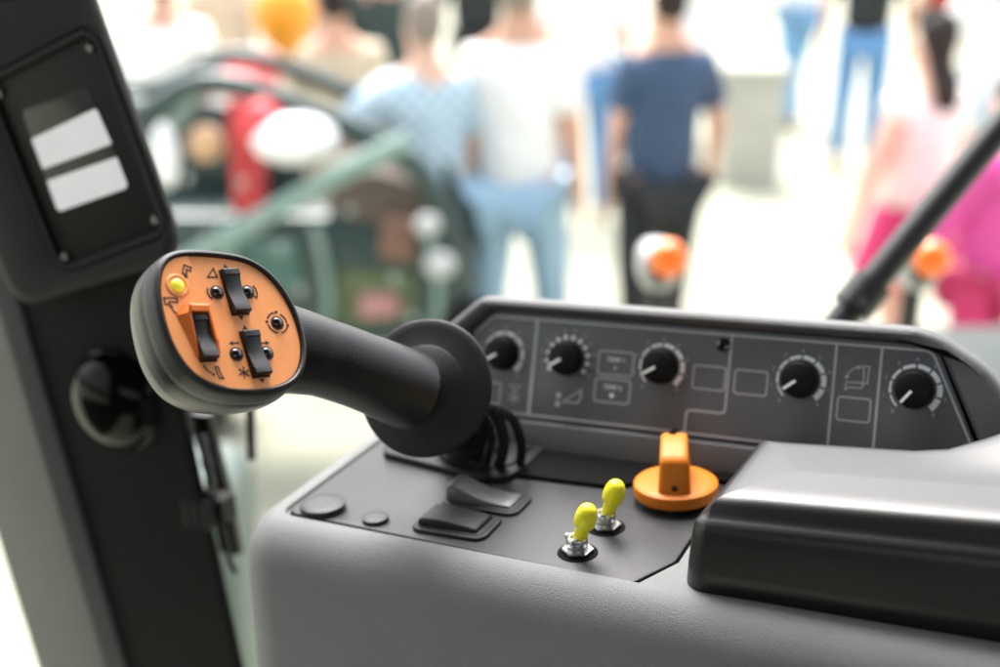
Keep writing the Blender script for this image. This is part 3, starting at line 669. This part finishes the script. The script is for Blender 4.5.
person('broad man in plain white t-shirt and washed light jeans seen from behind', .075, 4.8, 1.86, -16, white, ltj, grey, ((.02, .3, .5), (.04, -.1, 0)), .14, wide=.93)
person('person in light blue checked shirt with one forearm reaching down to the left', -.285, 4.75, 1.74, 25, checked(), darkg, grey, ((.30, .35, .45), (.02, 0, .2)), .08, sk='b')
person('person in grey shirt at the top edge left of the balloon', -1.35, 9.0, 1.76, 20, cl('grey_cotton', (.30, .32, .33)), bluej, brown)
person('person in teal shirt at the top edge right of the balloon', -1.0, 10.5, 1.76, -30, cl('teal_cotton', (.10, .26, .28)), beige, dkhair)
person('distant person in tan jacket at the top edge above the navy shirt', 1.0, 12.5, 1.76, 5, cl('tan_cotton', (.45, .33, .20)), bluej, brown, sleeve=1.2)
person('distant person in red shirt near the upper right edge', 3.6, 10.5, 1.72, 40, cl('red_cotton', (.55, .07, .06)), darkg, dkhair)
person('person in black top and blue jeans standing far off with feet in view', 2.55, 8.9, 1.80, 160, black, bluej, dkhair, stride=.05)
person('person in pale top and light jeans, farthest beside the one in blue jeans', 2.40, 10.3, 1.78, 20, white, cl('mid_denim', (.18, .36, .56)), brown, stride=.22)
person('long haired woman in cream top and crimson skirt', 1.64, 4.8, 1.66, 30, cl('cream_cotton', (.86, .80, .76)), magenta, dkhair, longhair=True, skirt=True, sk='b', sleeve=.3)
person('person in white shirt and pale blue jeans at the upper right', 2.68, 6.9, 1.78, -20, white, ltj, dkhair)
person('person in hot pink top and crimson trousers behind the slanting rail', 1.74, 4.25, 1.54, 40, pinkc, magenta, dkhair, ((.04, .3, .2), (.10, .5, .3)), sleeve=1.2, sk='b')
person('person in white top and blue jeans between the white and navy shirts', .50, 7.5, 1.76, 170, white, bluej, brown)
person('dark haired person in dark green top and purple grey trousers', -.66, 7.2, 1.78, 10, darkg, purple, dkhair, sleeve=1.2)
person('dark haired person in loose beige clothes behind the green vehicle', -.74, 5.7, 1.70, 15, beige, beige, dkhair, sleeve=1.2)
person('person in long white coat at the upper left beside the pillar', -1.62, 6.2, 1.74, -15, white, white, brown, sleeve=1.2)
person('person in beige shirt behind the red hood', -1.62, 7.6, 1.74, 12, beige, white, brown, sk='b')
person('person all in black far behind the white t-shirt', -.16, 8.8, 1.80, 0, black, black, dkhair, sleeve=1.2)
person('person all in white at the top behind the navy shirt', 1.42, 9.6, 1.75, 10, white, white, grey, sleeve=1.2)

# light stone bollard
t = thing('stone_bollard', 'pale grey square stone bollard between the navy shirt and the blue jeans', 'bollard', (1.72, 8.6, 0), WI, scale=1)
stone = wmat('pale_stone', (.44, .44, .38))
mb = MB(); mb.add(slab(rect(-.2, -.2, .2, .2, .03), 0, .74, .02)); build('shaft', mb, stone, t, scale=1)
mb = MB(); mb.add(slab(rect(-.23, -.23, .23, .23, .03), .742, .82, .02)); build('cap', mb, stone, t, scale=1)

# balloon
t = thing('balloon', 'shiny orange yellow balloon at the top left', 'balloon', (-.84, 5.0, -.06), WI, scale=1)
mb = MB(); mb.add(lathe([(0, 1.50), (.012, 1.51), (.04, 1.535), (.09, 1.58), (.122, 1.64), (.128, 1.69), (.115, 1.745), (.08, 1.79), (.04, 1.812), (0, 1.818)], (0, 0, 0), n=32))
mb.add(lathe([(.018, 1.485), (.006, 1.50), (0, 1.505)], (0, 0, 0), n=12)); build('skin', mb, mat('orange_latex', (.95, .36, .01), .25, coat=.4), t, scale=1, smooth=60)
mb = MB(); mb.add(tube([(0, 0, .08), (.02, .01, .5), (-.01, 0, 1.0), (0, 0, 1.49)], .002, 6)); build('string', mb, white, t, scale=1)

# green utility vehicle on the left (x across, z up; y depth)
vt = thing('utility_vehicle', 'dark green open utility vehicle with a pale roll bar, parked on the left', 'vehicle', (-1.0, 4.4, 0), WI, scale=1)
vg = mat('dark_green_paint', (.018, .045, .042), .35, coat=.3, var=.15, vscale=5); vp = mat('pale_green_paint', (.20, .30, .265), .5); tyre = wmat('tyre_rubber', (.025, .022, .02)); vred = mat('red_paint', (.62, .05, .06), .4); lampw = mat('lamp_white', (.85, .86, .88), .15, coat=.6)
vy = lambda p: Vector((p[0], 4.25 + p[2], p[1]))
def ext(pts, y0, y1, r, m, name, parent=vt):
    mb = MB(); mb.add(loft([z(rpoly(pts, -r), y0), z(rpoly(pts, -r * .3), y0 + r * .3), z(rpoly(pts, 0), y0 + r), z(rpoly(pts, 0), y1 - r), z(rpoly(pts, -r), y1)]), 0, vy)
    return build(name, mb, m, parent, (-1.0, 4.4, 0), 1)
ext([(-1.75, .50, .08), (-.28, .50, .08), (-.17, .66, .08), (-.22, .92, .10), (-.62, 1.02, .08), (-1.75, 1.02, .05)], .05, .45, .05, vg, 'body')
ext([(-.62, .98, .05), (-.20, .86, .08), (-.26, 1.12, .10), (-.60, 1.22, .06)], .08, .42, .04, wmat('brown_bonnet', (.10, .075, .06), .5, .2, 5), 'bonnet')
ext([(-1.70, .98, .03), (-.72, .98, .03), (-.78, 1.33, .05), (-1.70, 1.40, .03)], .36, .43, .02, vg, 'rear_panel')
for pts, r, m_, nm in (([(-1.75, .05, 1.30), (-1.27, .0, 1.375), (-1.0, -.02, 1.50), (-.72, -.02, 1.432), (-.28, -.02, 1.20), (-.12, .02, .74)], .042, vg, 'roof_rail'), ([(-1.75, .45, 1.34), (-1.27, .45, 1.40), (-1.0, .45, 1.51), (-.72, .45, 1.44), (-.28, .45, 1.20), (-.12, .45, .74)], .035, vg, 'roof_rail'),
                       ([(-1.32, -.2, .78), (-1.186, -.2, .853), (-.62, -.2, 1.185), (-.30, -.2, 1.345)], .036, vp, 'roll_bar'), ([(-1.30, .02, 1.18), (-1.12, .0, 1.36), (-1.02, -.02, 1.47)], .028, vp, 'roll_bar')):
    mb = MB(); mb.add(tube([(p[0], 4.25 + p[1], p[2]) for p in smooth_path(pts, 4)], r, 16)); build(nm, mb, m_, vt, (-1.0, 4.4, 0), 1, smooth=60)
# seat, backrest, lamps, wheels
ext([(-.96, 1.0, .03), (-.86, 1.0, .03), (-.865, 1.42, .03), (-.95, 1.44, .03)], .08, .3, .03, vred, 'backrest')
ext([(-.60, .60, .03), (-.30, .62, .03), (-.31, .80, .03), (-.58, .82, .03)], .02, .09, .02, wmat('olive_panel', (.10, .13, .06), .6, .2, 7), 'side_cover')
ext([(-.52, .64, .03), (-.36, .65, .03), (-.37, .73, .03), (-.50, .74, .03)], -.02, .05, .02, wmat('dusty_pink_cushion', (.45, .22, .22), .8, .2, 7), 'cushion')
ext([(-1.02, .72, .03), (-.70, .74, .03), (-.72, .92, .03), (-1.0, .94, .03)], .0, .08, .02, wmat('teal_panel', (.06, .14, .12), .5, .2, 7), 'side_cover')
ext([(-.44, .86, .03), (-.30, .84, .03), (-.30, 1.0, .03), (-.42, 1.02, .03)], .02, .12, .02, wmat('rust_box', (.20, .11, .08), .7, .2, 7), 'tool_box')
for x0_ in (-.98, -.66, -.27):
    mb = MB(); mb.add(tube(smooth_path([(x0_, 4.22, .52), (x0_ + .05, 4.20, .75), (x0_ + .01, 4.22, 1.0)], 4), .016, 10)); build('frame_tube', mb, vp, vt, (-1.0, 4.4, 0), 1, smooth=60)
STEEL = mat('polished_steel', (.30, .34, .32), .3, metal=1)
def ellipsoid(name, c, d, m_, parent=vt, n=24):
    mb = MB(); v, f = lathe([(math.sin(PI * k / 14), -math.cos(PI * k / 14)) for k in range(15)], (0, 0, 0), (0, 0, 1), n)
    mb.add(([(c[0] + p[0] * d[0], c[1] + p[1] * d[1], c[2] + p[2] * d[2]) for p in v], f)); return build(name, mb, m_, parent, (-1.0, 4.4, 0), 1, smooth=70)
ellipsoid('work_light', (-.69, 4.15, 1.325), (.150, .12, .085), lampw)
ellipsoid('tail_lamp', (-.80, 4.19, 1.36), (.085, .10, .10), vred)
ellipsoid('side_mirror', (-1.115, 4.1, 1.28), (.045, .03, .11), lampw)
ellipsoid('headrest', (-1.0, 4.2, 1.30), (.062, .06, .062), wmat('tan_leather', (.60, .38, .22), .6))
for c, r in (((-.461, 4.1, 1.25), .042), ((-.248, 4.1, 1.042), .045), ((-.207, 4.1, .898), .055)): ellipsoid('lamp', c, (r, .03, r * .85), mat('lamp_glass', (.5, .52, .52), .2))
for c in ((-.10, 4.40, .27), (-1.30, 4.40, .27), (-.10, 4.75, .27), (-1.30, 4.75, .27)):
    mb = MB(); mb.add(lathe([(.14, -.10), (.22, -.12), (.26, -.08), (.27, 0), (.26, .08), (.22, .12), (.14, .10)], c, (0, 1, 0), 36)); w_ = build('wheel', mb, tyre, vt, (-1.0, 4.4, 0), 1, smooth=60)
    mb = MB(); mb.add(lathe([(0, -.11), (.05, -.11), (.06, -.09), (.13, -.085), (.14, -.105), (.14, .1), (0, .1)], c, (0, 1, 0), 36)); build('rim', mb, wmat('red_rim', (.16, .06, .05), .6), w_, (-1.0, 4.4, 0), 1, smooth=50)
for c in ((-1.074, 4.2, 1.375), (-1.038, 4.05, 1.216), (-.913, 4.05, 1.112), (-.735, 4.0, .988), (-.856, 4.05, 1.199), (-.60, 4.0, 1.0), (-.98, 4.02, 1.02), (-.50, 4.0, 1.12), (-.36, 4.05, .86), (-.80, 3.98, 1.08), (-1.15, 4.0, 1.02), (-.68, 4.0, .84), (-.3, 4.0, .74)):
    ellipsoid('bolt_head', c, (.017, .012, .017), STEEL)
# red hood of a second machine behind
rt = thing('red_machine', 'red rounded hood of a small machine behind the green vehicle', 'machine', (-1.25, 6.5, 0), WI, scale=1)
ry = lambda p: Vector((p[0] * 1.25, 6.2 + p[2], p[1] - .27))
def rx(pts, y0, y1, m_, name):
    mb = MB(); mb.add(loft([z(rpoly(pts, -.04), y0), z(rpoly(pts, 0), y0 + .05), z(rpoly(pts, 0), y1 - .05), z(rpoly(pts, -.04), y1)]), 0, ry); return build(name, mb, m_, rt, (-1.25, 6.5, 0), 1)
rx([(-1.22, 1.25, .05), (-.80, 1.20, .05), (-.72, 1.28, .05), (-.90, 1.50, .10), (-1.16, 1.46, .08)], 0, .6, mat('faded_red_paint', (.72, .10, .11), .4, var=.1), 'hood')
rx([(-1.20, .40, .05), (-.80, .40, .05), (-.80, 1.22, .03), (-1.20, 1.26, .03)], .04, .56, vg, 'chassis')
for yy in (6.3, 6.7):
    for xx in (-1.44, -1.06):
        mb = MB(); mb.add(lathe([(.08, -.05), (.13, -.06), (.15, 0), (.13, .06), (.08, .05)], (xx, yy, .15), (0, 1, 0), 28)); build('wheel', mb, tyre, rt, (-1.25, 6.5, 0), 1, smooth=60)
# lamp brackets of our own machine, outside the front window
def lampthing(x, lab, yy=1.5, zc=1.80, extra=False):
    t = thing('indicator_lamp', lab, 'lamp', (x, yy + .03, 0), WI, 'front lamps on their stalks', scale=1)
    L = lambda p: Vector((x + p[0], yy - p[2], zc + p[1]))
    mb = MB(); mb.add(loft([z(rpoly([(-.030, -.046, .02), (.018, -.050, .02), (.024, .008, .02), (-.028, .012, .02)], -o, 6), h) for o, h in ((0, -.04), (0, .0), (.003, .006), (.012, .008))]), 0, L)
    build('housing', mb, mat('lamp_housing_white', (.42, .43, .42), .4), t, (x, yy + .03, 0), 1)
    mb = MB(); mb.add(lathe([(.023, .0), (.023, .014), (.019, .020), (.010, .025), (0, .026)], (.006, -.002, 0), n=32), 0, L)
    build('lens', mb, mat('orange_lens', (.85, .15, .005), .25, coat=.3, emit=(1, .22, .01), estr=.05), t, (x, yy + .03, 0), 1, smooth=60)
    mb = MB(); mb.add(tube([(x + .0, yy + .03, 0), (x, yy + .03, zc - .05)], .013, 14)); build('stalk', mb, M['bar'], t, (x, yy + .03, 0), 1)
lampthing(.205, 'orange front lamp in a white housing below the navy shirt')
lampthing(.535, 'orange front lamp in a white housing beside the slanting rail')
# machine fenders
t = thing('front_fender', 'dark grey green fender at the lower right behind the dial housing', 'fender', (.72, 2.35, 0), WI, scale=1)
fg = mat('grey_green_paint', (.014, .024, .021), .6, var=.2, vscale=7)
mb = MB(); mb.add(slab(rect(-.04, -.15, .55, .30, .08), .90, 1.27, .07), 0, lambda p: Vector((p[0] + .76, p[1] + 2.35, p[2]))); build('top_panel', mb, fg, t, (.72, 2.35, 0), 1)
mb = MB(); mb.add(slab(rect(-.01, -.1, .5, .25, .06), 0, .91, .02), 0, lambda p: Vector((p[0] + .76, p[1] + 2.35, p[2]))); build('side_panel', mb, fg, t, (.72, 2.35, 0), 1)
t = thing('side_fender', 'grey green fender seen between the pillar and the console', 'fender', (-.42, 1.9, 0), WI, scale=1)
sg = mat('sage_paint', (.085, .115, .10), .5, var=.1, vscale=7)
mb = MB(); mb.add(slab(rect(-.15, -.3, .02, -.05, .05), 0, 1.38, .05), 0, lambda p: Vector((p[0] - .42, p[1] + 1.9, p[2]))); build('panel', mb, sg, t, (-.42, 1.9, 0), 1)
mb = MB(); mb.add(tube([(-.55, 1.59, 1.15), (-.43, 1.59, 1.15)], .02, 12)); build('handle', mb, M['bar'], t, (-.42, 1.9, 0), 1)
# ================================================================== the rest of the cab round the seat (outside the frame, shades the inside)
cabt = thing('operator_cab', 'dark cab shell with roof, rear wall and floor enclosing the seat and the armrest', 'cab', (0, -.1, 1.2), WI, scale=1)
hl = wmat('headliner', (.06, .06, .062), .9, .05); 
for nm, c_, d_ in (('roof', (0, -.12, 2.83), (1.9, 1.75, .08)), ('rear_wall', (0, -1.02, 1.80), (1.9, .06, 1.05)), ('floor', (.35, -.35, 1.22), (1.2, 1.2, .06)), ('side_wall', (.97, -.3, 2.02), (.05, 1.3, 1.5)), ('side_wall', (-.95, -.50, 2.02), (.05, .96, 1.5)), ('sill_wall', (-.95, .37, 1.52), (.05, .76, .6)), ('corner_post', (.93, .70, 2.02), (.08, .08, 1.54))):
    mb = MB(); mb.add(slab(rect(c_[0] - d_[0] / 2, c_[1] - d_[1] / 2, c_[0] + d_[0] / 2, c_[1] + d_[1] / 2, .02), c_[2] - d_[2] / 2, c_[2] + d_[2] / 2, .01)); build(nm, mb, hl, cabt, (0, -.1, 1.2), 1)

# ================================================================== camera, world, light
cam = bpy.data.cameras.new('camera'); co = bpy.data.objects.new('camera', cam); col.objects.link(co); S.camera = co
co.location = (0, 0, 2.3); co.rotation_euler = (R(68), 0, 0)
cam.sensor_width = 36; cam.lens = 45.2; cam.clip_start = .02; cam.clip_end = 3000
cam.dof.use_dof = True; cam.dof.focus_distance = .545; cam.dof.aperture_fstop = 4.0; cam.dof.aperture_blades = 0
W = bpy.data.worlds.new('World'); S.world = W; W.use_nodes = True; nt = W.node_tree
bg = nt.nodes['Background']; sky = nt.nodes.new('ShaderNodeTexSky'); sky.sky_type = 'NISHITA'; sky.sun_disc = False
EL, AZ = 58, -12
sky.sun_elevation = R(EL); sky.sun_rotation = R(AZ); sky.dust_density = 6; sky.ozone_density = .5; sky.air_density = 1.0
hs = nt.nodes.new('ShaderNodeHueSaturation'); hs.inputs['Saturation'].default_value = .25
nt.links.new(sky.outputs[0], hs.inputs['Color']); nt.links.new(hs.outputs[0], bg.inputs['Color']); bg.inputs['Strength'].default_value = .15
su = bpy.data.lights.new('sun', 'SUN'); so = bpy.data.objects.new('sun', su); col.objects.link(so)
su.energy = .75; su.angle = R(30); su.color = (1, .975, .94)
sd = Vector((math.sin(R(AZ)) * math.cos(R(EL)), math.cos(R(AZ)) * math.cos(R(EL)), math.sin(R(EL))))
so.rotation_euler = sd.to_track_quat('Z', 'Y').to_euler(); so.location = (0, 0, 8)
S.view_settings.view_transform = 'Standard'; S.view_settings.look = 'None'; S.view_settings.gamma = 1; S.view_settings.exposure = 2.0
S.render.engine = 'CYCLES'; S.cycles.use_denoising = True; S.cycles.max_bounces = 6
